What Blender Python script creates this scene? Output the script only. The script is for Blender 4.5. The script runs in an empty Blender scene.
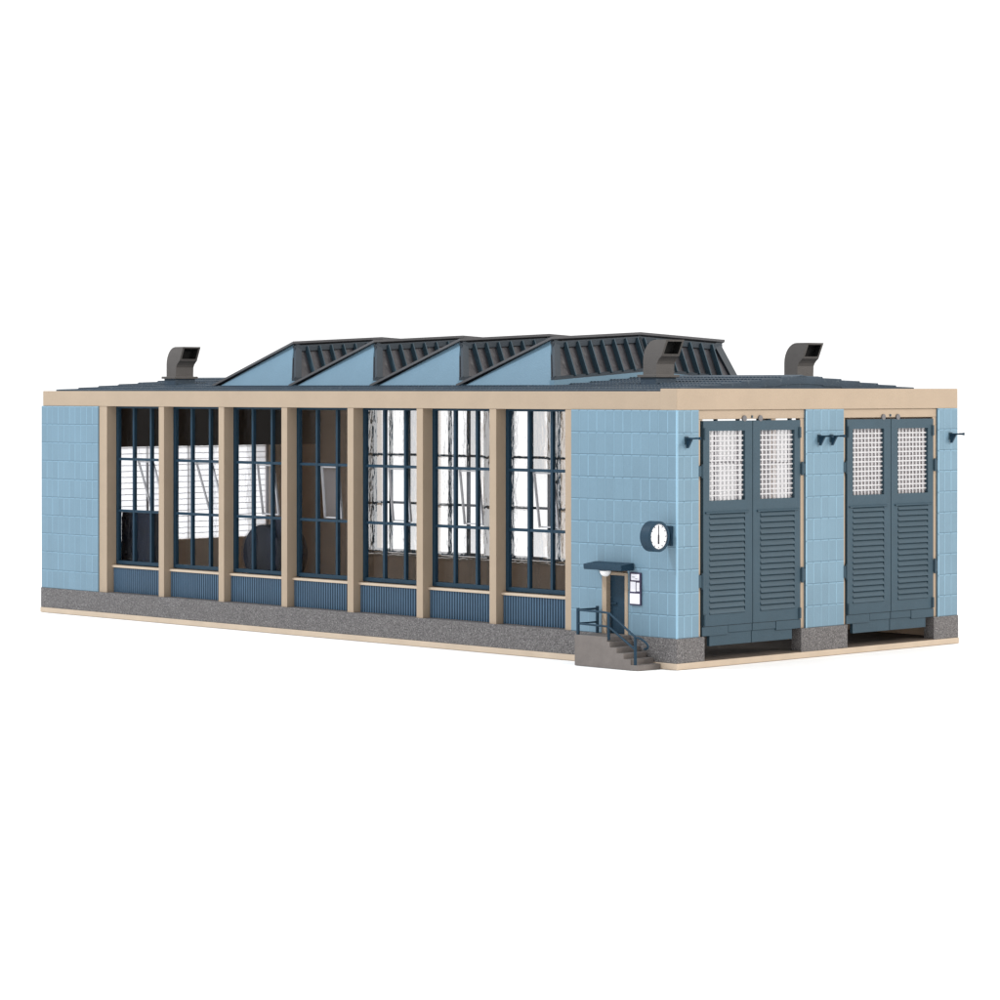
import bpy, math, random
from mathutils import Vector
random.seed(7)
sc = bpy.context.scene
C = sc.collection
L, W = 34.72, 14.63          # length and depth of the shed
FR = .5                      # depth of the window plane behind the cladding
R = math.radians

# ------------------------------------------------------------------ materials
def new_mat(name):
    m = bpy.data.materials.new(name); m.use_nodes = True
    nt = m.node_tree; nt.nodes.clear()
    out = nt.nodes.new('ShaderNodeOutputMaterial')
    return m, nt, out

def N(nt, t, **k):
    n = nt.nodes.new(t)
    for a, b in k.items():
        if a.startswith('i_'):
            n.inputs[a[2:].replace('_', ' ')].default_value = b
        else:
            setattr(n, a, b)
    return n

def plastic(name, col, rough=.5, var=.06, scale=1.2, bump=.02, bscale=25, attr=False, wear=None, spec=.4):
    """moulded, painted plastic: slight tone mottling, fine grain"""
    m, nt, out = new_mat(name)
    p = N(nt, 'ShaderNodeBsdfPrincipled'); lk = nt.links.new
    p.inputs['Roughness'].default_value = rough
    p.inputs['Specular IOR Level'].default_value = spec
    tc = N(nt, 'ShaderNodeTexCoord')
    n1 = N(nt, 'ShaderNodeTexNoise'); n1.inputs['Scale'].default_value = scale; n1.inputs['Detail'].default_value = 6
    n1.inputs['Roughness'].default_value = .65
    lk(tc.outputs['Object'], n1.inputs['Vector'])
    mr = N(nt, 'ShaderNodeMapRange'); mr.inputs['From Min'].default_value = .3; mr.inputs['From Max'].default_value = .7
    mr.inputs['To Min'].default_value = 1 - var; mr.inputs['To Max'].default_value = 1 + var
    lk(n1.outputs['Fac'], mr.inputs['Value'])
    mul = N(nt, 'ShaderNodeVectorMath', operation='SCALE')
    mul.inputs[0].default_value = col
    lk(mr.outputs[0], mul.inputs['Scale'])
    src = mul.outputs[0]
    if attr:
        at = N(nt, 'ShaderNodeAttribute', attribute_name='tone')
        m2 = N(nt, 'ShaderNodeVectorMath', operation='MULTIPLY')
        lk(src, m2.inputs[0]); lk(at.outputs['Color'], m2.inputs[1]); src = m2.outputs[0]
    if wear:
        w = N(nt, 'ShaderNodeTexNoise'); w.inputs['Scale'].default_value = wear[1]; w.inputs['Detail'].default_value = 3
        lk(tc.outputs['Object'], w.inputs['Vector'])
        wr = N(nt, 'ShaderNodeMapRange'); wr.inputs['From Min'].default_value = wear[2]; wr.inputs['From Max'].default_value = wear[3]
        lk(w.outputs['Fac'], wr.inputs['Value'])
        mx = N(nt, 'ShaderNodeMix', data_type='RGBA'); mx.inputs['B'].default_value = (*wear[0], 1)
        lk(wr.outputs[0], mx.inputs['Factor']); lk(src, mx.inputs['A']); src = mx.outputs['Result']
    lk(src, p.inputs['Base Color'])
    n2 = N(nt, 'ShaderNodeTexNoise'); n2.inputs['Scale'].default_value = bscale; n2.inputs['Detail'].default_value = 4
    lk(tc.outputs['Object'], n2.inputs['Vector'])
    b = N(nt, 'ShaderNodeBump'); b.inputs['Strength'].default_value = .5; b.inputs['Distance'].default_value = bump
    lk(n2.outputs['Fac'], b.inputs['Height']); lk(b.outputs[0], p.inputs['Normal'])
    lk(p.outputs[0], out.inputs[0])
    return m

def glass(name, wavy, tint, refl=.08, rough=0., ior=1.12, scale=(1.6, 1.6, .8), bdist=.25):
    """thin moulded window film: see-through, slightly rippled"""
    m, nt, out = new_mat(name); lk = nt.links.new
    tc = N(nt, 'ShaderNodeTexCoord'); mp = N(nt, 'ShaderNodeMapping'); mp.inputs['Scale'].default_value = scale
    lk(tc.outputs['Object'], mp.inputs['Vector'])
    n = N(nt, 'ShaderNodeTexNoise'); n.inputs['Scale'].default_value = 1.6; n.inputs['Detail'].default_value = 2
    lk(mp.outputs[0], n.inputs['Vector'])
    b = N(nt, 'ShaderNodeBump'); b.inputs['Strength'].default_value = 1; b.inputs['Distance'].default_value = bdist
    lk(n.outputs['Fac'], b.inputs['Height'])
    t = N(nt, 'ShaderNodeBsdfTransparent'); t.inputs[0].default_value = (*tint, 1)
    r = N(nt, 'ShaderNodeBsdfRefraction'); r.inputs['Color'].default_value = (*tint, 1)
    r.inputs['Roughness'].default_value = rough; r.inputs['IOR'].default_value = ior
    lk(b.outputs[0], r.inputs['Normal'])
    mx = N(nt, 'ShaderNodeMixShader'); mx.inputs[0].default_value = wavy
    lk(t.outputs[0], mx.inputs[1]); lk(r.outputs[0], mx.inputs[2])
    g = N(nt, 'ShaderNodeBsdfGlossy'); g.inputs['Roughness'].default_value = .03
    b2 = N(nt, 'ShaderNodeBump'); b2.inputs['Strength'].default_value = .3; b2.inputs['Distance'].default_value = .1
    lk(n.outputs['Fac'], b2.inputs['Height']); lk(b2.outputs[0], g.inputs['Normal'])
    m2 = N(nt, 'ShaderNodeMixShader'); m2.inputs[0].default_value = refl
    lk(mx.outputs[0], m2.inputs[1]); lk(g.outputs[0], m2.inputs[2])
    lk(m2.outputs[0], out.inputs[0])
    return m

def frosted(name, col, transl=.75, clear=0.):
    m, nt, out = new_mat(name); lk = nt.links.new
    a = N(nt, 'ShaderNodeBsdfTranslucent'); a.inputs[0].default_value = (*col, 1)
    d = N(nt, 'ShaderNodeBsdfDiffuse'); d.inputs[0].default_value = (*col, 1)
    mx = N(nt, 'ShaderNodeMixShader'); mx.inputs[0].default_value = 1 - transl
    lk(a.outputs[0], mx.inputs[1]); lk(d.outputs[0], mx.inputs[2])
    t = N(nt, 'ShaderNodeBsdfTransparent'); m2 = N(nt, 'ShaderNodeMixShader'); m2.inputs[0].default_value = clear
    lk(mx.outputs[0], m2.inputs[1]); lk(t.outputs[0], m2.inputs[2]); lk(m2.outputs[0], out.inputs[0])
    return m

def granite(name):
    m, nt, out = new_mat(name); lk = nt.links.new
    p = N(nt, 'ShaderNodeBsdfPrincipled', i_Roughness=.75)
    tc = N(nt, 'ShaderNodeTexCoord')
    n = N(nt, 'ShaderNodeTexNoise'); n.inputs['Scale'].default_value = 20; n.inputs['Detail'].default_value = 5; n.inputs['Roughness'].default_value = .75
    lk(tc.outputs['Object'], n.inputs['Vector'])
    v = N(nt, 'ShaderNodeTexVoronoi'); v.inputs['Scale'].default_value = 22
    lk(tc.outputs['Object'], v.inputs['Vector'])
    add = N(nt, 'ShaderNodeMath', operation='MULTIPLY_ADD'); add.inputs[1].default_value = -.35
    lk(v.outputs['Distance'], add.inputs[0]); lk(n.outputs['Fac'], add.inputs[2])
    cr = N(nt, 'ShaderNodeValToRGB'); e = cr.color_ramp.elements
    e[0].position = .14; e[0].color = (.055, .05, .052, 1); e[1].position = .60; e[1].color = (.38, .36, .355, 1)
    x = e.new(.36); x.color = (.13, .122, .12, 1)
    x = e.new(.46); x.color = (.19, .18, .18, 1)
    lk(add.outputs[0], cr.inputs[0]); lk(cr.outputs[0], p.inputs['Base Color'])
    b = N(nt, 'ShaderNodeBump'); b.inputs['Strength'].default_value = .8; b.inputs['Distance'].default_value = .05
    lk(add.outputs[0], b.inputs['Height']); lk(b.outputs[0], p.inputs['Normal'])
    lk(p.outputs[0], out.inputs[0]); return m

BEIGE = plastic('beige_plastic', (.335, .258, .185), .55, .05, .6)
SLAB = plastic('pale_beige_plastic', (.46, .37, .28), .6, .08, .8)
INNER = plastic('interior_brown', (.52, .38, .27), .8, .12, .5)
DARK = plastic('interior_shade', (.035, .022, .014), .9, .2, .5)  # shade of the unlit upper interior, put into the colour
TILE = plastic('blue_tile', (.128, .214, .278), .42, .05, .45, .012, 18, attr=True)
SIDE = plastic('skylight_blue', (.128, .222, .296), .5, .05, .6)
NAVY = plastic('navy_frame', (.011, .034, .058), .5, .12, 1.5, spec=.2)
APRON = plastic('navy_ribbed', (.034, .072, .118), .45, .12, 1.2, attr=True)
SKYFR = plastic('skylight_frame', (.022, .033, .045), .5, .1, 1)
NAVYD = plastic('machine_navy', (.005, .009, .02), .45, .1, 1, spec=.2)
GATE = plastic('slate_blue_gate', (.027, .055, .076), .5, .08, .9, spec=.3)
ROOF = plastic('roof_slate_blue', (.022, .042, .065), .55, .15, 1.2, wear=((.10, .13, .15), 6, .6, .85))
CAP = plastic('dark_grey_cap', (.08, .08, .085), .6, .1, 1.5)
VENT = plastic('dark_grey_vent', (.088, .08, .075), .6, .08, 2)
BLACK = plastic('throat_black', (.004, .004, .004), .9, .05)  # near-black lining of the vent throats
STEP = plastic('grey_step', (.14, .122, .112), .6, .12, 2.2)
PLINTH = granite('speckled_granite')
WHITE = plastic('white_face', (.8, .8, .82), .4, .01)
PAPER = plastic('white_paper', (.78, .78, .84), .7, .02)
INK = plastic('black_ink', (.01, .01, .015), .5, .02)
RIM = plastic('board_frame', (.03, .025, .06), .5, .05)
BRASS = plastic('bare_metal', (.12, .115, .12), .35, .1)
FLOOR = plastic('sooty_floor', (.06, .045, .034), .85, .4, 1.0)
MESH = plastic('pale_mesh', (.47, .465, .475), .5, .08, 3)
GLASS = glass('window_film', .38, (.98, .98, .99), .014, ior=1.04, scale=(3.6, 3.6, 1.0), bdist=.032)
GLASSB = glass('window_film_back', .5, (.97, .97, .97), .02, rough=.1, ior=1.06, scale=(2.5, 2.5, .5), bdist=.05)

MILKY = frosted('milky_film', (.6, .6, .64), .35, .82)
CLEAR = plastic('clear_edge', (.5, .5, .52), .25, .05)
FROST = frosted('frosted_glazing', (.92, .92, .94), .95, .45)
GATEGL = frosted('gate_film', (.9, .86, .9), .5, .42)
SKYGL = plastic('skylight_glazing', (.052, .05, .056), .25, .4, 1.5, .05, 3)
LAMPW = plastic('opal_globe', (.8, .8, .8), .3, .01)

# ------------------------------------------------------------------ mesh builder
class MB:
    def __init__(s): s.v = []; s.f = []; s.m = []; s.t = []
    def face(s, pts, mi=0, tone=1.0):
        i = len(s.v); s.v += [tuple(p) for p in pts]; s.f.append(tuple(range(i, i + len(pts)))); s.m.append(mi); s.t.append(tone)
    def box(s, x0, x1, y0, y1, z0, z1, mi=0):
        i = len(s.v)
        s.v += [(x0,y0,z0),(x1,y0,z0),(x1,y1,z0),(x0,y1,z0),(x0,y0,z1),(x1,y0,z1),(x1,y1,z1),(x0,y1,z1)]
        for q in ((0,3,2,1),(4,5,6,7),(0,1,5,4),(1,2,6,5),(2,3,7,6),(3,0,4,7)):
            s.f.append(tuple(i + k for k in q)); s.m.append(mi); s.t.append(1.0)
    def prism(s, poly, axis, a, b, mi=0):
        """poly: 2D outline; axis: 'x','y','z' extrusion from a to b"""
        def P(p, c):
            return {'y': (p[0], c, p[1]), 'x': (c, p[0], p[1]), 'z': (p[0], p[1], c)}[axis]
        i = len(s.v); n = len(poly)
        s.v += [P(p, a) for p in poly] + [P(p, b) for p in poly]
        s.f.append(tuple(range(i, i + n))); s.f.append(tuple(range(i + 2*n - 1, i + n - 1, -1)))
        for k in range(n):
            s.f.append((i + k, i + (k+1) % n, i + n + (k+1) % n, i + n + k))
        s.m += [mi]*(n+2); s.t += [1.0]*(n+2)
    def bar(s, p, q, w, h=None, mi=0, up=(0,0,1)):
        h = h or w; p = Vector(p); q = Vector(q); d = (q-p).normalized(); u = Vector(up)
        if abs(d.dot(u)) > .98: u = Vector((1,0,0))
        a = d.cross(u).normalized(); b = a.cross(d)
        i = len(s.v)
        for c in (p, q):
            for sa, sb in ((-1,-1),(1,-1),(1,1),(-1,1)):
                s.v.append(tuple(c + a*sa*w/2 + b*sb*h/2))
        for f in ((0,3,2,1),(4,5,6,7),(0,1,5,4),(1,2,6,5),(2,3,7,6),(3,0,4,7)):
            s.f.append(tuple(i+k for k in f)); s.m.append(mi); s.t.append(1.0)
    def tube(s, pts, r, n=10, mi=0):
        pts = [Vector(p) for p in pts]; rings = []
        for k, p in enumerate(pts):
            d = (pts[min(k+1, len(pts)-1)] - pts[max(k-1, 0)]).normalized()
            u = Vector((0,1,0)) if abs(d.y) < .9 else Vector((0,0,1))
            a = d.cross(u).normalized(); b = d.cross(a)
            i = len(s.v)
            for j in range(n):
                t = 2*math.pi*j/n; s.v.append(tuple(p + a*r*math.cos(t) + b*r*math.sin(t)))
            rings.append(i)
        for k in range(len(rings)-1):
            for j in range(n):
                s.f.append((rings[k]+j, rings[k]+(j+1) % n, rings[k+1]+(j+1) % n, rings[k+1]+j)); s.m.append(mi); s.t.append(1.0)
        for rr in (rings[0], rings[-1]):
            s.f.append(tuple(rr+j for j in range(n))); s.m.append(mi); s.t.append(1.0)
    def disc_x(s, cx, cy, cz, prof, n=40, mi=0):
        """lathe round the x axis; prof list of (x, r)"""
        i = len(s.v)
        for (x, r) in prof:
            for j in range(n):
                t = 2*math.pi*j/n; s.v.append((cx+x, cy+r*math.cos(t), cz+r*math.sin(t)))
        for k in range(len(prof)-1):
            for j in range(n):
                s.f.append((i+k*n+j, i+k*n+(j+1) % n, i+(k+1)*n+(j+1) % n, i+(k+1)*n+j)); s.m.append(mi); s.t.append(1.0)
        s.f.append(tuple(i+j for j in range(n))); s.f.append(tuple(i+(len(prof)-1)*n+j for j in range(n)))
        s.m += [mi]*2; s.t += [1.0]*2
    def build(s, name, mats, parent=None, bevel=0, smooth=False, off=(0,0,0), recalc=True):
        me = bpy.data.meshes.new(name)
        me.from_pydata([(x-off[0], y-off[1], z-off[2]) for x, y, z in s.v], [], s.f)
        if not isinstance(mats, (list, tuple)): mats = [mats]
        for m in mats: me.materials.append(m)
        me.polygons.foreach_set('material_index', s.m)
        if any(t != 1.0 for t in s.t) or TILE in mats:
            ca = me.color_attributes.new('tone', 'FLOAT_COLOR', 'CORNER')
            for p in me.polygons:
                t = s.t[p.index]
                for li in p.loop_indices: ca.data[li].color = (t, t, t, 1)
        if recalc:
            import bmesh
            bm = bmesh.new(); bm.from_mesh(me); bmesh.ops.recalc_face_normals(bm, faces=bm.faces); bm.to_mesh(me); bm.free()
        if smooth:
            for p in me.polygons: p.use_smooth = True
        o = bpy.data.objects.new(name, me); C.objects.link(o)
        if parent: o.parent = parent
        if bevel:
            b = o.modifiers.new('bevel', 'BEVEL'); b.width = bevel; b.segments = 2; b.limit_method = 'ANGLE'; b.angle_limit = R(40)
        return o

def tag(o, label=None, cat=None, group=None, kind=None):
    if label: o['label'] = label
    if cat: o['category'] = cat
    if group: o['group'] = group
    if kind: o['kind'] = kind
    return o
def thing(name, loc, label, cat, group=None, rz=0):
    o = bpy.data.objects.new(name, None); C.objects.link(o); o.location = loc; o.rotation_euler = (0,0,rz)
    o.empty_display_size = .3
    return tag(o, label, cat, group)
def copy_tree(o, parent=None):
    c = o.copy(); C.objects.link(c)
    if parent: c.parent = parent
    for ch in [k for k in bpy.data.objects if k.parent == o]: copy_tree(ch, c)
    return c

# ------------------------------------------------------------------ setting
g = MB(); g.face([(-6000,-6000,-.012),(6000,-6000,-.012),(6000,6000,-.012),(-6000,6000,-.012)])
GROUND = plastic('white_paper_sheet', (.95, .95, .95), .9, .0)
go = g.build('ground', GROUND); tag(go, 'plain white studio sheet under the model', 'ground', kind='structure')

# ------------------------------------------------------------------ the shed
shed = thing('engine_shed', (0,0,0), 'blue tiled two road engine shed with tall windows and sawtooth skylights', 'building')

# base slab
b = MB()
b.box(-L-.04, .04, -.04, W+.04, 0, .2)
b.build('base_slab', SLAB, shed, .02)
b = MB(); b.box(-L+.3, -.02, .3, W-.3, .2, .235); b.build('floor', FLOOR, shed)
# plinth
PZ0, PZ1 = .2, .99
def plinth(x0, x1, y0, y1): 
    m = MB(); m.box(x0, x1, y0, y1, PZ0, PZ1); return m.build('plinth', PLINTH, shed, .015)
plinth(-L-.02, -3.5, -.02, .34)                      # long front, left of the steps
plinth(-3.498, .02, -.02, .34)
plinth(-.42, .02, .342, 1.3)
plinth(-.42, .02, 6.1, 8.52)
plinth(-.42, .02, 13.25, W+.02)
plinth(-L-.02, -.422, W-.34, W+.02)
plinth(-L-.02, -L+.34, .342, W-.342)

# ---- cladding tiles
ZT0, ZT1, NR = .99, 8.3, 10
def split(u0, u1, z0, z1, holes):
    rs = [(u0, u1, z0, z1)]
    for (a, b_, c, d) in holes:
        out = []
        for (p, q, r, s_) in rs:
            if q <= a or p >= b_ or s_ <= c or r >= d: out.append((p, q, r, s_)); continue
            if p < a: out.append((p, a, r, s_))
            if q > b_: out.append((b_, q, r, s_))
            if r < c: out.append((max(p, a), min(q, b_), r, c))
            if s_ > d: out.append((max(p, a), min(q, b_), d, s_))
        rs = out
    return [r for r in rs if r[1]-r[0] > .03 and r[3]-r[2] > .03]
def clad(faces, holes=(), z0=ZT0, z1=ZT1):
    """faces: list of (mapping (u,d,z)->xyz, u0, u1); a raised tile skin 3 cm thick on a backing"""
    m = MB(); hz = (z1-z0)/NR
    for (fn, u0, u1, hl) in faces:
        # backing
        for (p, q, r, s_) in split(u0, u1, z0, z1, hl):
            m.face([fn(p, .012, r), fn(q, .012, r), fn(q, .012, s_), fn(p, .012, s_)], 0, .72)
        for k in range(NR):
            za, zb = z0 + k*hz, z0 + (k+1)*hz
            rnd = random.Random(k*13 + int(u0*7))
            nt_ = max(1, round((u1-u0)/.385)); cuts = [u0 + (u1-u0)*q/nt_ for q in range(nt_+1)]
            for a, b_ in zip(cuts[:-1], cuts[1:]):
                tone = 1 + rnd.uniform(-.035, .035)
                for (p, q, r, s_) in split(a, b_, za, zb, hl):
                    gv, gh, bv = .008, .008, .012
                    if p == u0: pp = p + (.022 if u0 == 0 else 0)
                    else:
                        pp = p + gv
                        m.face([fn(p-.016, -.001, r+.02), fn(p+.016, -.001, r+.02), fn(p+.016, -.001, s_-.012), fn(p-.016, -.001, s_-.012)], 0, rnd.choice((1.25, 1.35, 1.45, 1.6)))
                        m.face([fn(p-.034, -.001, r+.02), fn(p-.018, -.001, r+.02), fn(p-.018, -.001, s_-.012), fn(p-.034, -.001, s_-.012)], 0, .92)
                    qq = (q - (.022 if u1 == 0 else 0)) if q == u1 else q - gv
                    rr = r + gh; ss = s_ - gh*.6
                    o_ = [fn(pp, .012, rr), fn(qq, .012, rr), fn(qq, .012, ss), fn(pp, .012, ss)]
                    i_ = [fn(pp+bv, 0, rr+bv), fn(qq-bv, 0, rr+bv), fn(qq-bv, 0, ss-bv), fn(pp+bv, 0, ss-bv)]
                    m.face(i_, 0, tone)
                    m.face([fn(pp+bv, -.001, ss-bv-.03), fn(qq-bv, -.001, ss-bv-.03), fn(qq-bv, -.001, ss-bv), fn(pp+bv, -.001, ss-bv)], 0, 1.22)  # pale line under each row joint: edge highlight in the tone
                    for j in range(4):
                        tn = tone*(1.6 if j == 2 else .8 if j == 0 else 1.15)  # top bevel paler, bottom darker: highlight and shade put in the tone
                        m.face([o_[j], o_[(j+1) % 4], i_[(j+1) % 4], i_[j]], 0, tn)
    return m
FRONT = lambda u, d, z: (u, d, z)
GABLE = lambda u, d, z: (-d, u, z)
BACK = lambda u, d, z: (u, W-d, z)
ENDW = lambda u, d, z: (-L+d, u, z)
DOOR = (-3.30, -2.14, .5, 3.07)
def wallpart(faces, caps):
    m = clad(faces)
    for c in caps: m.box(*c)
    if len(faces) == 2 and faces[0][2] == 0 and faces[1][0] is GABLE:      # corner edge highlight, painted as pale strips
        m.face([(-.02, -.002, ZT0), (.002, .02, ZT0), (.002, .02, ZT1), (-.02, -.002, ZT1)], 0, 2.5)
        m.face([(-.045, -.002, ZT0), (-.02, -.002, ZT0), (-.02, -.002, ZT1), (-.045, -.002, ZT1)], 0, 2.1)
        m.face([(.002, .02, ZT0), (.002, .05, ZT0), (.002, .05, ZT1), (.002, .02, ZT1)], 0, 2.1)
    if faces[0][0] is GABLE:                                           # pale strip painting the highlight on the pier's arris
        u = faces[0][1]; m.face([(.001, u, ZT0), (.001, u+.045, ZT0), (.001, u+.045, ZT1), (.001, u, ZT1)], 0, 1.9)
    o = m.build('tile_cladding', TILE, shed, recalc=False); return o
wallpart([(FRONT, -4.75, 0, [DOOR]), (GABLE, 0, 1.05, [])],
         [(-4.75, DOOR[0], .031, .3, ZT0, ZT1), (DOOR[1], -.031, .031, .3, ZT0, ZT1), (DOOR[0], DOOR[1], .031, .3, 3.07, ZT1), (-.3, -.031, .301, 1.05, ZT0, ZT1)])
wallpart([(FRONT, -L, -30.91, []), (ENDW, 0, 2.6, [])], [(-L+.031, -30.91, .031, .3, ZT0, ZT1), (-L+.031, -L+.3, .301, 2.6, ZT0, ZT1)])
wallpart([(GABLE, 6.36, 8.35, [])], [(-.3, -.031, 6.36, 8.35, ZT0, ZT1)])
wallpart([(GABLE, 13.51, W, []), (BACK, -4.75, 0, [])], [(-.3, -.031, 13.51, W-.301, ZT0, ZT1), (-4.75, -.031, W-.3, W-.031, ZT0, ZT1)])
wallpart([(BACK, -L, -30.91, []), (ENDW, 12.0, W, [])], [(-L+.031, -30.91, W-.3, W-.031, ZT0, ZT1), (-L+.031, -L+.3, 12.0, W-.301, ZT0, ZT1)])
# inner face of the solid walls
def piece(name, mat, *b): 
    m = MB(); m.box(*b); return m.build(name, mat, shed)
for b in ((-4.75, -.45, W-.45, W-.302, .24, 8.6), (-L+.45, -30.91, W-.45, W-.302, .24, 8.6), (-L+.45, -30.91, .302, .45, .24, 8.6),
          (-4.75, -3.4, .302, .45, .24, 8.6), (-2.0, -.45, .302, .45, .24, 8.6), (-3.4, -2.0, .302, .45, 3.2, 8.6),
          (-.45, -.302, 6.36, 8.35, .24, 8.6), (-.45, -.302, .302, 1.05, .24, 8.6), (-.45, -.302, 13.51, W-.302, .24, 8.6),
          (-.45, -.302, 1.05, 6.36, 8.05, 8.6), (-.45, -.302, 8.35, 13.51, 8.05, 8.6),
          (-L+.302, -L+.45, .302, 3.0, .24, 6.6), (-L+.302, -L+.45, 11.6, W-.302, .24, 6.6), (-L+.302, -L+.45, 3.0, 11.6, .24, 2.7)):
    piece('inner_wall', INNER, *b)
piece('inner_wall', DARK, -L+.302, -L+.45, .302, W-.302, 6.6, 8.6)
# far end wall, outside: beige panels round the glazed opening
m = MB()
for b in ((-L+.03, -L+.3, 2.602, 11.998, .992, 2.7), (-L+.03, -L+.3, 2.602, 11.998, 6.6, 8.3),
          (-L+.03, -L+.3, 2.602, 3.0, 2.702, 6.598), (-L+.03, -L+.3, 11.6, 11.998, 2.702, 6.598)): piece('end_wall_panel', BEIGE, *b)
m = MB(); m.box(-L+.16, -L+.17, 3.0, 11.6, 2.7, 6.6); fro = m.build('frosted_window', FROST, shed)
m = MB()
k = 2.7 + .24
while k < 6.55: m.box(-L+.172, -L+.2, 3.0, 11.6, k-.013, k+.013); k += .24
for yy in (3.05, 5.15, 7.3, 9.45, 11.55): m.box(-L+.201, -L+.26, yy-.05, yy+.05, 2.7, 6.6)
m.build('glazing_bars', MESH, fro)

# ---- friezes
def band(x0, x1, y0, y1, z0, z1, name='frieze'):
    m = MB(); m.box(x0, x1, y0, y1, z0, z1); return m.build(name, BEIGE, shed, .015)
band(-L+.06, -.722, .03, .34, 8.302, 8.9)
band(-L+.06, -.722, W-.34, W-.03, 8.302, 8.9)
m = MB(); m.prism([(-.72, 0), (0, 0), (0, W), (-.72, W), (-.72, W-.3), (-.32, W-.3), (-.32, .3), (-.72, .3)], 'z', 8.302, 8.99)
m.build('frieze', BEIGE, shed, .015)
m = MB(); m.box(-L+.03, -L+.3, .342, W-.342, 8.302, 8.88); m.build('frieze', BEIGE, shed, .015)
# lintels and jambs round the gate openings
for (y0, y1) in ((1.052, 6.358), (8.352, 13.508)):
    band(-.24, -.07, y0, y1, 8.0, 8.3, 'lintel')
    band(-.20, -.08, y0, y0+.15, .992, 7.998, 'gate_jamb')
    band(-.20, -.08, y1-.21, y1, .992, 7.998, 'gate_jamb')

# ---- columns, windows, sills, aprons along both long sides
RX = [-30.40, -26.75, -23.08, -19.40, -15.72, -12.05, -8.37]     # right edges of columns = left edge of each bay
LX = [-27.08, -23.41, -19.73, -16.05, -12.38, -8.70, -5.07]      # left edges of the next columns
tilts = [19, 19, 8, 5, 6, 7, 8]
def mkcol(x0, x1):
    m = MB(); m.box(x0, x1, .05, .62, .985, 8.3); return m
xx = [(-30.908, RX[0])] + [(LX[i], RX[i+1]) for i in range(6)] + [(LX[6], -4.752)]
for (x0, x1) in xx:
    mkcol(x0, x1).build('column', BEIGE, shed, .012)
    m = MB(); m.box(x0, x1, W-.62, W-.05, .985, 8.3); m.build('column', BEIGE, shed, .012)

wz0, wz1, T1, T2 = 2.1, 8.32, 6.23, 4.20
def window(x0, x1, back, tilt):
    gw = x1 - x0; xa, xb = x0 + gw/3, x0 + 2*gw/3
    Y = (lambda d: W-d) if back else (lambda d: d)
    def bx(m, a, b_, d0, d1, c, d): m.box(a, b_, min(Y(d0), Y(d1)), max(Y(d0), Y(d1)), c, d)
    m = MB(); d0, d1 = FR, FR+.16
    bx(m, x0, x0+.14, d0, d1, wz0, wz1); bx(m, x1-.14, x1, d0, d1, wz0, wz1)
    bx(m, x0+.14, x1-.14, d0, d1, wz0, wz0+.14); bx(m, x0+.14, x1-.14, d0, d1, wz1-.1, wz1)
    for c in (xa, xb): bx(m, c-.055, c+.055, d0+.01, d1-.01, wz0+.14, wz1-.1)
    for z in (T1, T2):
        for p, q in ((x0+.14, xa-.055), (xa+.055, xb-.055), (xb+.055, x1-.14)):
            bx(m, p, q, d0+.02, d1-.02, z-.05, z+.05)
    fr = m.build('window', NAVY, shed, .008, off=(x0, Y(FR), 0)); fr.location = (x0, Y(FR), 0)
    gl = MB(); d = FR+.10
    for (p, q) in ((x0+.14, xa), (xa, xb), (xb, x1-.14)):
        for (r, s_) in ((wz0+.1, T2), (T2, T1), (T1, wz1)):
            if p == xa and s_ == T1 and not back: continue
            gl.face([(p, Y(d), r), (q, Y(d), r), (q, Y(d), s_), (p, Y(d), s_)])
    # keep object coordinates of the ripple different for every bay: geometry stays in shed coordinates
    pane = gl.build('pane', GLASSB if back else GLASS, fr, recalc=False); pane.location = (-x0, -Y(FR), 0)
    if not back:
        # hopper casement, hinged at its top edge and swung inwards
        a = R(tilt); h = T1 - T2 - .12; zt = T1 - .06
        def P(x, s_, off=0):
            return (x, FR+.19 + s_*math.sin(a) + off*math.cos(a), zt - s_*math.cos(a) + off*math.sin(a))
        c0, c1 = xa+.06, xb-.06; cm = MB()
        for (p, q) in ((P(c0+.03, 0), P(c0+.03, h)), (P(c1-.03, 0), P(c1-.03, h))): cm.bar(p, q, .085, .05)
        for s_ in (.03, h-.03): cm.bar(P(c0+.06, s_), P(c1-.06, s_), .08, .05)
        ca = cm.build('casement', CLEAR, fr); ca.location = (-x0, -Y(FR), 0)
        gm = MB(); gm.face([P(c0, 0), P(c1, 0), P(c1, h), P(c0, h)])
        gg = gm.build('casement_pane', MILKY, fr, recalc=False); gg.location = (-x0, -Y(FR), 0)
    # sill, apron
    m = MB(); bx(m, x0, x1, .30, .72, 1.975, 2.06); m.build('window_sill', SLAB if not back else BEIGE, shed, .01)
    m = MB(); n = int(gw/.125); st = gw/n
    for k in range(n):
        a0 = x0 + k*st
        pts = [(a0, .40), (a0+.035, .40), (a0+.05, .355), (a0+st-.03, .355), (a0+st, .40)]
        for (p, dp), (q, dq) in zip(pts[:-1], pts[1:]):
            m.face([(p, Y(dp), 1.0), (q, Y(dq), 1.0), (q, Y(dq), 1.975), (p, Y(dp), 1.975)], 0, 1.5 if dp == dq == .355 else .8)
    m.build('apron_panel', APRON, shed, recalc=False)
    m = MB(); bx(m, x0, x1, .402, .60, .99, 1.974); m.build('inner_wall', INNER, shed)
    m = MB(); bx(m, x0, x1, .36, .62, 8.322, 8.6); m.build('inner_lintel', DARK, shed)
for i in range(7):
    window(RX[i], LX[i], False, tilts[i]); window(RX[i], LX[i], True, 0)

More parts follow.
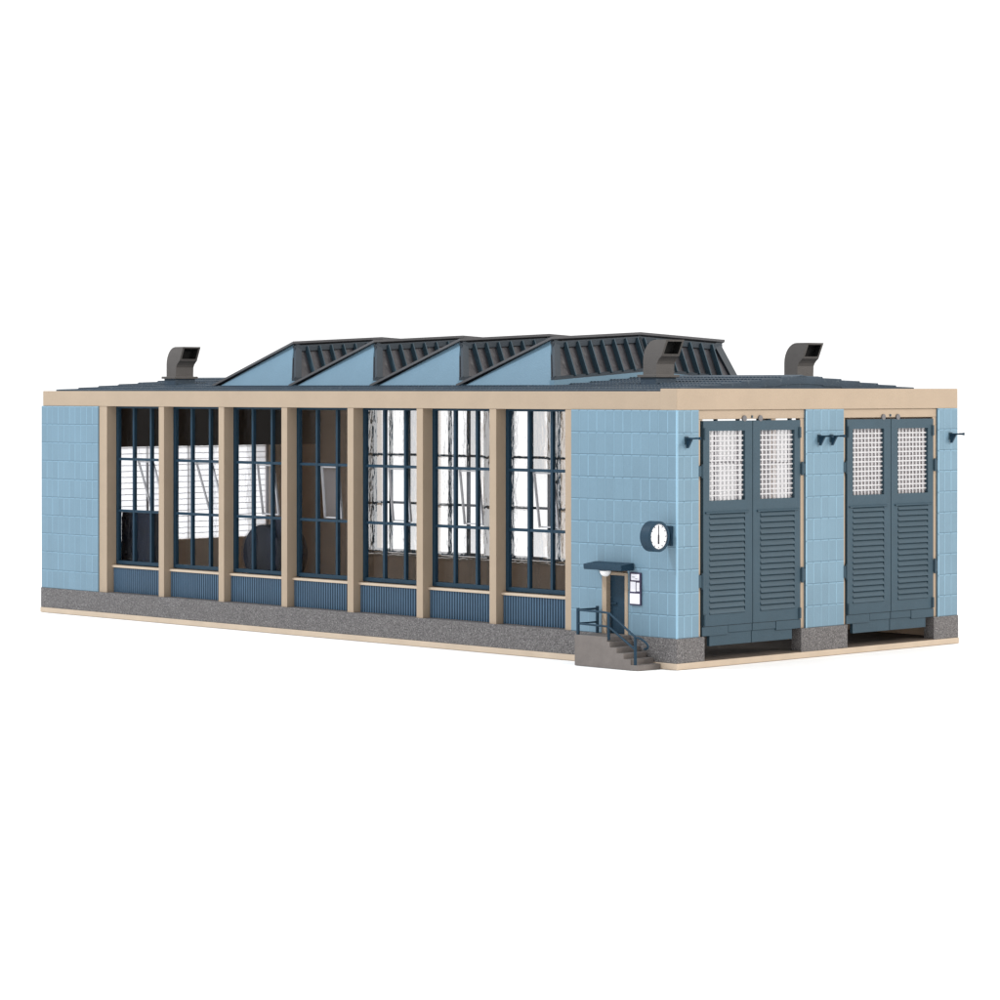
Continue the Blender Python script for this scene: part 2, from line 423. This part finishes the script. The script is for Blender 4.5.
# ---- roof: stepped ribbed sheets
zE, zR = 8.88, 9.39; ymid = W/2
def zroof(y): 
    t = min(y, W-y); return zE + (zR-zE)*max(0, (t-.25))/(ymid-.25)
m = MB()
m.prism([(.36, 8.785), (W-.36, 8.785), (W-.36, zroof(.34)-.06), (ymid, zR-.06), (.36, zroof(.34)-.06)], 'x', -L+.8, -1.0)
m.build('roof', ROOF, shed)
roof = bpy.data.objects['roof']
m = MB(); m.box(-L+.3, -.33, .34, W-.34, 8.6, 8.78); m.build('roof_deck', ROOF, shed)
def course(y0, y1, flip, name='ribbed_sheet'):
    m = MB(); x0, x1 = -L+.78, -.98; n = int((x1-x0)/.16); st = (x1-x0)/n
    Y = (lambda y: W-y) if flip else (lambda y: y)
    za, zb = zroof(y0)+.055, zroof(y1)+.012
    for k in range(n):
        a = x0 + k*st
        for (p, hp), (q, hq) in zip([(a, 0), (a+.05, 0), (a+.065, .03), (a+st-.015, .03)], [(a+.05, 0), (a+.065, .03), (a+st-.015, .03), (a+st, 0)]):
            m.face([(p, Y(y0), za+hp), (q, Y(y0), za+hq), (q, Y(y1), zb+hq), (p, Y(y1), zb+hp)])
            m.face([(p, Y(y0), za-.06), (q, Y(y0), za-.06), (q, Y(y0), za+hq), (p, Y(y0), za+hp)])
    for x in (x0, x1):
        m.face([(x, Y(y0), za-.25), (x, Y(y1), zb-.25), (x, Y(y1), zb), (x, Y(y0), za)])
    return m.build(name, ROOF, roof, recalc=False)
for k in range(7):
    y0 = .22 + k*1.0; y1 = y0+1.0 if k < 6 else ymid
    course(y0, y1, False); course(y0, y1, True)
for yy in (.16, W-.22):
    m = MB(); m.box(-L+.78, -.98, yy, yy+.06, 8.902, 8.96); m.build('gutter', ROOF, roof)
m = MB(); m.prism([(ymid-.3, zR+.0), (ymid, zR+.07), (ymid+.3, zR+.0)], 'x', -L+.78, -.98); m.build('ridge', ROOF, roof)

# ---- four sawtooth skylights
yb, yt = 2.46, 2.95
zb0 = zroof(yb)+.02; zap, zap_mid = 10.65, 10.87
def lerp(a, b, t): return tuple(a[i] + (b[i]-a[i])*t for i in range(3))
def skylight(k):
    xs = -26.6 + 4.62*k; xe = xs + 4.62; xa = xe - .52
    root = bpy.data.objects.new('skylight', None); C.objects.link(root); root.parent = shed; root.location = (xs, ymid, zb0)
    o = (xs, ymid, zb0)
    def V(x, y, z): return (x, y, z)
    mir = lambda p: (p[0], W-p[1], p[2])
    s0, s1, s2 = V(xs, yb, zb0-.05), V(xe, yb, zb0-.05), V(xa, yt, zap)
    for f in (lambda p: p, mir):
        m = MB()
        for dy in (0, .12):
            m.face([f((p[0], p[1]+dy, p[2])) for p in (s0, s1, s2)])
        ps = [s0, s1, s2]
        for j in range(3):
            p, q = ps[j], ps[(j+1) % 3]
            m.face([f(p), f(q), f((q[0], q[1]+.12, q[2])), f((p[0], p[1]+.12, p[2]))])
        m.build('side_panel', SIDE, root, off=o)
    # sloping roof plate with thick edge
    m = MB(); th = .085; ov = .12
    A = (xs-.1, yb-.10, zb0+.0); B = (xa+.16, yt-.14, zap+.055); Bm = (xa+.16, ymid, zap_mid+.055); Am = (xs-.1, ymid, zroof(ymid)+.02)
    for f in (lambda p: p, mir):
        top = [f((p[0], p[1], p[2]+th)) for p in (A, B, Bm, Am)]; bot = [f(p) for p in (A, B, Bm, Am)]
        m.face(top); m.face(bot)
        for j in (0, 1, 3): m.face([top[j], top[(j+1) % 4], bot[(j+1) % 4], bot[j]])
    m.build('sloping_roof', CAP, root, off=o)
    # curb under the glazing
    m = MB()
    c = [(xe-.0, yb+.0, zroof(yb)-.05), (xe+.0, ymid, zR-.05), (xe, ymid, zR+.22), (xe, yb, zroof(yb)+.24)]
    for f in (lambda p: p, mir):
        q = [f((p[0]+.13, p[1], p[2])) for p in c]; r = [f((p[0]-.1, p[1], p[2])) for p in c]
        m.face(q); m.face(r)
        for j in range(4): m.face([q[j], q[(j+1) % 4], r[(j+1) % 4], r[j]])
    m.build('curb', SIDE, root, off=o)
    # glazed face: outline frame, ridge post, fins and panes
    BL, TL = (xe+.02, yb+.02, zroof(yb)+.30), (xa+.02, yt+.02, zap)
    BM, TM = (xe+.02, ymid, zR+.28), (xa+.02, ymid, zap_mid)
    for f in (lambda p: p, mir):
        fm = MB()
        fm.bar(f(lerp(BL, BM, 0)), f(lerp(BL, BM, 1)), .14, .12)
        fm.bar(f(lerp(lerp(BL, TL, .90), lerp(BM, TM, .90), 0)), f(lerp(BM, TM, .90)), .12, .22)
        fm.bar(f(lerp(BL, BM, .045)), f(lerp(TL, TM, .045)), .30, .12, up=(1,0,0))
        fm.bar(f(BM), f(TM), .12, .16, up=(1,0,0))
        fm.build('glazing_frame', SKYFR, root, off=o)
        fi = MB()
        for j in range(1, 8):
            t = .09 + j*(.90/7.0)*.97
            if t > .97: continue
            p = lerp(BL, BM, t); t2 = (p[1]-TL[1])/(TM[1]-TL[1])
            if t2 < .05: continue
            q = lerp(TL, TM, t2)
            p = (p[0]+.05, p[1], p[2]); q = (q[0]+.05, q[1], q[2])
            fi.bar(f(p), f(lerp(p, q, .93)), .05, .20, up=(1,0,.3))
        fi.build('glazing_bars', GATE, root, off=o)
        pn = MB()
        pn.face([f((p[0]-.06, p[1], p[2])) for p in (BL, BM, TM, TL)])
        pn.build('glazing', SKYGL, root, off=o, recalc=False)
for k in range(4): skylight(k)

# ---- gate leaves
def gate_leaf(yh, ym, x0=-.03):
    """yh: hinge side y, ym: meeting side y"""
    s = 1 if ym > yh else -1
    def by(m, a, b_, xa, xb, c, d, mi=0): m.box(min(xa, xb), max(xa, xb), min(a, b_), max(a, b_), c, d, mi)
    root = bpy.data.objects.new('gate_leaf', None); C.objects.link(root); root.parent = shed; root.location = (x0, yh, 1.3); o = (x0, yh, 1.3)
    Y = lambda t: yh + s*t
    w = abs(ym-yh) - .012
    z0, z1 = 1.31, 7.945; gz0, gz1 = 5.36, 7.62; lz0, lz1 = 1.68, 4.98
    ga, gb = .30, w-.36
    xa, xb = x0-.16, x0
    m = MB()
    by(m, Y(0), Y(ga), xa, xb, z0, z1); by(m, Y(gb), Y(w), xa, xb, z0, z1)
    by(m, Y(ga), Y(gb), xa, xb, gz1, z1); by(m, Y(ga), Y(gb), xa, xb, lz1, gz0); by(m, Y(ga), Y(gb), xa, xb, z0, lz0)
    m.build('leaf_frame', GATE, root, off=o)
    m = MB()                                              # drip rail above the louvres
    m.prism([(xb-.001, lz1+.04), (xb+.05, lz1+.0), (xb+.05, lz1-.03), (xb-.001, lz1-.03)], 'y', min(Y(.1), Y(w-.2)), max(Y(.1), Y(w-.2)))
    m.build('drip_rail', GATE, root, off=o)
    m = MB(); n = 17; hz = (lz1-lz0)/n
    for k in range(n):
        a = lz0 + k*hz
        m.prism([(xb-.09, a), (xb+.025, a+.012), (xb+.025, a+.035), (xb-.05, a+hz-.004), (xb-.09, a+hz-.004)], 'y', min(Y(ga+.0), Y(gb-.02)), max(Y(ga+.0), Y(gb-.02)))
    m.build('louvre_panel', GATE, root, off=o)
    m = MB(); by(m, Y(ga), Y(gb), xa+.02, xb-.095, lz0, lz1); m.build('backing_panel', GATE, root, off=o)
    m = MB(); nz, ny = 14, 9                               # pale lattice in the light
    pz, py = (gz1-gz0)/nz, (gb-ga)/ny
    for k in range(1, nz): by(m, Y(ga), Y(gb), xa+.045, xa+.085, gz0+k*pz-.023, gz0+k*pz+.023)
    for k in range(1, ny): by(m, Y(ga+k*py-.022), Y(ga+k*py+.022), xa+.05, xa+.08, gz0, gz1)
    m.build('lattice', MESH, root, off=o)
    m = MB(); m.face([(xa+.03, Y(ga), gz0), (xa+.03, Y(gb), gz0), (xa+.03, Y(gb), gz1), (xa+.03, Y(ga), gz1)]); m.build('pane', GATEGL, root, off=o, recalc=False)
    m = MB()                                              # stepped kick boards
    by(m, Y(-.04), Y(1.22), xa+.02, xb-.012, 1.0, 1.296); by(m, Y(1.24), Y(w), xa+.02, xb-.02, 1.06, 1.296)
    by(m, Y(.36), Y(w), xa-.02, xb-.06, .66, 1.058)
    by(m, Y(.36), Y(1.22), xa-.02, xb-.061, 1.058, 1.10)
    m.build('kick_board', GATE, root, .008, off=o)
    for (a, b_) in ((6.1, 6.55), (2.52, 3.04)):
        m = MB(); by(m, Y(-.24), Y(-.02), xb-.06, xb+.03, a+.06, b_-.06); m.tube([(xb+.03, Y(-.06), a), (xb+.03, Y(-.06), b_)], .05, 8)
        m.build('hinge', GATE, root, off=o)
    for a in (1.33, 7.35):
        m = MB(); m.tube([(xb+.02, Y(.05), a), (xb+.02, Y(.05), a+.36)], .05, 8); m.build('hinge', GATE, root, off=o)
    m = MB()
    m.disc_x(xb-.05, Y(w-.38), z1+.07, [(0, .10), (.06, .10)], 16)
    m.build('roller', BRASS, root, off=o)
for (y0, y1) in ((1.29, 6.11), (8.56, 13.28)):
    mid = (y0+y1)/2
    gate_leaf(y0, mid-.004); gate_leaf(y1, mid+.004)
    m = MB(); m.box(-.09, -.04, mid-.03, mid+.03, 8.03, 8.11); m.build('gate_stop', GATE, shed)

# ---- small side door with canopy (parts of the shed)
m = MB()
for (a, b_) in ((-3.299, -3.10), (-2.28, -2.141)): m.box(a, b_, -.03, .28, .992, 3.0)
m.box(-3.10, -2.28, .10, .28, 2.9, 3.0)
m.build('door_frame', BEIGE, shed, .01)
m = MB(); m.box(-3.10, -2.28, .16, .22, 1.0, 2.9); door = m.build('door', NAVY, shed, .01)
m = MB(); m.bar((-2.98, .12, 1.98), (-2.98, .16, 1.98), .04); m.bar((-2.98, .11, 1.98), (-2.78, .11, 1.98), .04); m.box(-3.01, -2.95, .152, .159, 1.86, 2.06)
m.build('handle', NAVY, door)
m = MB(); m.prism([(-.62, 3.1), (-.02, 3.1), (-.02, 3.34), (-.05, 3.34), (-.64, 3.28), (-.64, 3.2)], 'x', -3.56, -1.86)
m.build('canopy', NAVY, shed, .02)

# ------------------------------------------------------------------ things fixed to or standing by the shed
# steps
st = thing('outside_steps', (-3.48, -1.1, 0), 'grey concrete steps with navy handrail leading up to the small side door', 'steps')
m = MB()
so = (-3.48, -1.1, 0)
prof = [(-3.48, 0), (-.67, 0), (-.67, .165), (-.97, .165)]
for k in range(1, 5): prof += [(-.97-.31*(k-1), .165+.17*k), (-.97-.31*k, .165+.17*k)]
prof = [(-3.48, 0), (-.67, 0), (-.67, .17), (-.975, .17), (-.975, .34), (-1.285, .34), (-1.285, .51), (-1.595, .51), (-1.595, .68), (-1.90, .68), (-1.90, .85), (-2.02, .85), (-2.02, 1.0), (-3.48, 1.0)]
m.prism(prof, 'y', -1.12, -.042); m.build('stair_block', STEP, st, .012, off=so)
m = MB(); yr = -1.04; r = .035
m.tube([(-3.40, -.14, 1.80), (-3.40, yr+.06, 1.80), (-3.37, yr, 1.80), (-2.2, yr, 1.78), (-1.98, yr, 1.76), (-.84, yr, 1.06)], r)
m.tube([(-3.40, -.14, 1.36), (-3.40, yr, 1.36), (-2.02, yr, 1.33), (-.84, yr, .66)], r)
c = [(-.84+.30*math.sin(t), yr+.42*(1-math.cos(t))*.5, .86+.20*math.cos(t)) for t in [math.pi*j/10 for j in range(11)]]
m.tube(c, r)
m.build('handrail', NAVY, st, off=so)
for (x, y, a, b_) in ((-3.40, yr, 1.0, 1.86), (-3.40, -.14, 1.0, 1.88), (-2.02, yr, .9, 1.78), (-.84, yr, .17, 1.08)):
    m = MB(); m.tube([(x, y, a), (x, y, b_)], .055 if x < -3 else .05, 10); m.build('post', NAVY, st, off=so)

# globe lamp under the canopy
lp = thing('wall_lamp', (-2.8, -.38, 3.1), 'white half globe lamp hanging under the canopy of the side door', 'lamp')
m = MB(); n = 20; prof = [(.19*math.cos(t), -.03-.19*math.sin(t)) for t in [math.pi/2*j/8 for j in range(9)]]
i0 = 0
for (rr, zz) in prof:
    for j in range(n): m.v.append((rr*math.cos(2*math.pi*j/n), rr*math.sin(2*math.pi*j/n), zz))
for k in range(8):
    for j in range(n): m.f.append((k*n+j, k*n+(j+1) % n, (k+1)*n+(j+1) % n, (k+1)*n+j)); m.m.append(0); m.t.append(1.0)
m.f.append(tuple(range(n))); m.m.append(0); m.t.append(1.0)
m.build('globe', LAMPW, lp, smooth=False)
m = MB(); m.tube([(0, 0, -.03), (0, 0, -.002)], .2, 20); m.build('lamp_base', NAVY, lp)

# notice board with blank sheets
nb = thing('notice_board', (-1.78, -.012, 2.5), 'dark framed notice board with four white sheets beside the small side door', 'notice board')
no = (-1.78, -.012, 2.5)
m = MB(); m.box(-2.03, -1.53, -.06, -.004, 1.98, 3.04); m.build('board', RIM, nb, .008, off=no)
for (a, b_, c0, d0) in ((-1.95, -1.59, 2.79, 2.99), (-1.98, -1.75, 2.42, 2.74), (-1.71, -1.58, 2.44, 2.72), (-2.0, -1.57, 2.03, 2.36)):
    m = MB(); m.box(a, b_, -.07, -.062, c0, d0); pp = m.build('paper_sheet', PAPER, nb, off=no)
m = MB(); m.box(-1.90, -1.78, -.074, -.071, 2.885, 2.9); m.box(-1.76, -1.66, -.074, -.071, 2.83, 2.845); m.build('printed_line', RIM, pp, off=(0,0,0)).location = (1.78, .012, -2.5)

# clock
cy, cz = -.66, 4.28
ck = thing('station_clock', (-.36, 0, cz), 'round navy drum clock with white face reading six, on the blue wall near the corner', 'clock')
co = (-.36, 0, cz)
m = MB()
m.disc_x(-.36, cy, cz, [(-.21, .44), (-.18, .49), (.20, .49), (.22, .475), (.225, .40), (.16, .40)], 48); dr = m.build('drum', NAVY, ck, off=co)
for p in dr.data.polygons: p.use_smooth = False
m = MB(); m.disc_x(-.36, cy, cz, [(.13, .40), (.17, .40)], 48); fc = m.build('clock_face', WHITE, ck, off=co)
m = MB()
for k in range(12):
    t = math.pi*2*k/12; c_, s_ = math.sin(t), math.cos(t)
    m.bar((-.185, cy+c_*.315, cz+s_*.315), (-.185, cy+c_*.36, cz+s_*.36), .026, .012, up=(1,0,0))
m.build('hour_marks', INK, fc, off=(0,0,0)).location = (.36, 0, -cz)
m = MB(); m.bar((-.178, cy, cz-.06), (-.178, cy, cz+.34), .03, .012, up=(1,0,0)); m.build('minute_hand', INK, fc).location = (.36, 0, -cz)
m = MB(); m.bar((-.170, cy, cz+.06), (-.170, cy, cz-.24), .055, .012, up=(1,0,0)); m.build('hour_hand', INK, fc).location = (.36, 0, -cz)
m = MB(); m.box(-.38, -.16, -.07, -.004, cz-.32, cz+.32); m.box(-.42, -.30, -.19, -.07, cz-.12, cz+.16)
m.build('wall_bracket', NAVY, ck, .01, off=co)

# gate holding brackets
BR = [(.44, 'slate bracket with a pointed rod on the corner cladding left of the first gate'),
      (7.03, 'left one of the two slate brackets on the middle blue pier between the gates'),
      (7.66, 'right one of the two slate brackets on the middle blue pier between the gates'),
      (14.2, 'slate bracket jutting past the right hand edge of the shed')]
br0 = thing('gate_bracket', (0, .44, 7.25), BR[0][1], 'bracket', 'brackets on the gable piers')
m = MB(); m.box(.001, .04, -.08, .08, -.06, .20); m.build('wall_plate', GATE, br0)
m = MB(); m.prism([(.04, .12), (.27, .12), (.09, -.17), (.04, -.17)], 'y', -.035, .035); m.build('gusset', NAVY, br0)
m = MB(); m.box(.04, .40, -.08, .08, .12, .17); m.bar((.42, 0, .15), (.60, 0, .15), .06); m.bar((.58, 0, .15), (.60, 0, .15), .09); m.build('arm', NAVY, br0)
for y, lab in BR[1:]:
    c = copy_tree(br0); c.location = (0, y, 7.25); c['label'] = lab

# roof vents: square duct bent towards the gate end with a slanting mouth
def vent_proto():
    v = thing('roof_vent', (-4.15, 3.6, 9.32), 'dark grey hooked vent on the roof in front of the nearest skylight', 'roof vent', 'hooked vents on the roof')
    m = MB(); wy = .44
    # outer profile (x,z) going up the back, over the top, down the mouth, inner curve, front
    out = [(-.30, 0), (-.30, .60)]
    for j in range(1, 9):
        t = math.pi/2*j/8; out.append((-.30 + .58*(1-math.cos(t)), .60 + .72*math.sin(t)))
    tip = (.78, 1.32); mb = (.54, .76); inn = [(.44, .68), (.37, .60), (.32, .50)]
    poly = out + [tip, mb] + inn + [(.30, 0)]
    # side walls and skin, open at the mouth
    n = len(poly)
    i = len(m.v); m.v += [(x, -wy, z) for x, z in poly] + [(x, wy, z) for x, z in poly]
    m.f += [tuple(range(n)), tuple(range(2*n-1, n-1, -1))]; m.m += [0, 0]; m.t += [1.0]*2
    ti = poly.index(tip)
    for k in range(n):
        if k == ti: continue
        m.f.append((k, (k+1) % n, n + (k+1) % n, n + k)); m.m.append(0); m.t.append(1.0)
    # mouth rim and the dark throat
    def mp(t, y, d=0):
        dx, dz = tip[0]-mb[0], tip[1]-mb[1]; l = math.hypot(dx, dz); nx, nz = dz/l, -dx/l
        return (mb[0]+dx*t - d, y, mb[1]+dz*t - d*.1)
    a = [mp(0, -wy), mp(0, wy), mp(1, wy), mp(1, -wy)]; b_ = [mp(.14, -wy+.09), mp(.14, wy-.09), mp(.88, wy-.09), mp(.88, -wy+.09)]
    c = [mp(.14, -wy+.09, .3), mp(.14, wy-.09, .3), mp(.88, wy-.09, .3), mp(.88, -wy+.09, .3)]
    for j in range(4):
        m.face([a[j], a[(j+1) % 4], b_[(j+1) % 4], b_[j]]); m.face([b_[j], b_[(j+1) % 4], c[(j+1) % 4], c[j]], 1)
    m.face(c, 1)
    m.build('duct', [VENT, BLACK], v, recalc=False)
    m = MB(); m.box(-.45, .43, -.58, .58, .05, .14); m.build('flange', VENT, v, .01)
    m = MB(); m.box(-.36, .34, -.5, .5, -.34, .049); m.build('curb', ROOF, v)
    return v
v0 = vent_proto()
v1 = copy_tree(v0); v1.location = (-4.27, W-3.6, 9.29); v1['label'] = 'dark grey hooked vent on the far roof slope above the gates'
v2 = copy_tree(v0); v2.location = (-30.32, 3.6, 9.34); v2['label'] = 'dark grey hooked vent alone at the left end of the roof'

# things standing inside, seen through the glazing
cb = thing('tool_cabinet', (-30.1, 1.9, .24), 'tall black blue cabinet inside, behind the leftmost window', 'cabinet')
m = MB(); m.box(-1.0, 1.0, -.6, .6, 0, 3.86); m.build('body', NAVYD, cb, .05)
for x in (-.495, .495):
    m = MB(); m.box(x-.47, x+.47, -.63, -.602, .15, 3.7); d_ = m.build('cabinet_door', NAVYD, cb)
mc = thing('machine_tool', (-23.2, 2.4, .24), 'rounded dark blue machine inside, behind the third window from the left', 'machine')
m = MB(); m.box(-1.2, 1.2, -.5, .5, 0, 1.5); m.build('machine_bed', NAVYD, mc, .08)
m = MB(); m.tube([(.3, -.7, 2.5), (.3, .7, 2.5)], 1.1, 28); m.build('drum', NAVYD, mc, .05)
m = MB(); m.box(.55, 1.3, -.45, .45, 1.5, 3.9); m.build('machine_column', NAVYD, mc, .08)

# ------------------------------------------------------------------ light
w = bpy.data.worlds.new('World'); sc.world = w; w.use_nodes = True
bg = w.node_tree.nodes['Background']; bg.inputs[0].default_value = (1, 1, 1, 1); bg.inputs[1].default_value = 1.16
def area(name, loc, size, power, target=(-10, 4, 4), col=(1, 1, 1)):
    l = bpy.data.lights.new(name, 'AREA'); l.shape = 'DISK'; l.size = size; l.energy = power; l.color = col
    o = bpy.data.objects.new(name, l); C.objects.link(o); o.location = loc
    o.rotation_euler = (Vector(target)-Vector(loc)).to_track_quat('-Z', 'Y').to_euler(); return o
area('softbox_key', (-45, -60, 75), 12, 60000, col=(.94, 1, 1.06))
area('softbox_gable', (70, 45, 50), 30, 52000, target=(0, 7, 4), col=(1.06, 1, .93))

# ------------------------------------------------------------------ camera
cam = bpy.data.cameras.new('Camera'); co_ = bpy.data.objects.new('Camera', cam); C.objects.link(co_)
co_.location = (64.555, -70.217, 8.9586); co_.rotation_euler = (math.pi/2, 0, .8026513)
cam.sensor_width = 36; cam.lens = 36*2.98233; cam.shift_y = -(500-389.565)/1000; cam.clip_end = 20000; cam.clip_start = 1
sc.camera = co_
sc.render.engine = 'CYCLES'
vs = sc.view_settings; vs.view_transform = 'Standard'; vs.look = 'None'; vs.exposure = 0; vs.gamma = 1
sc.cycles.transparent_max_bounces = 24; sc.cycles.max_bounces = 10
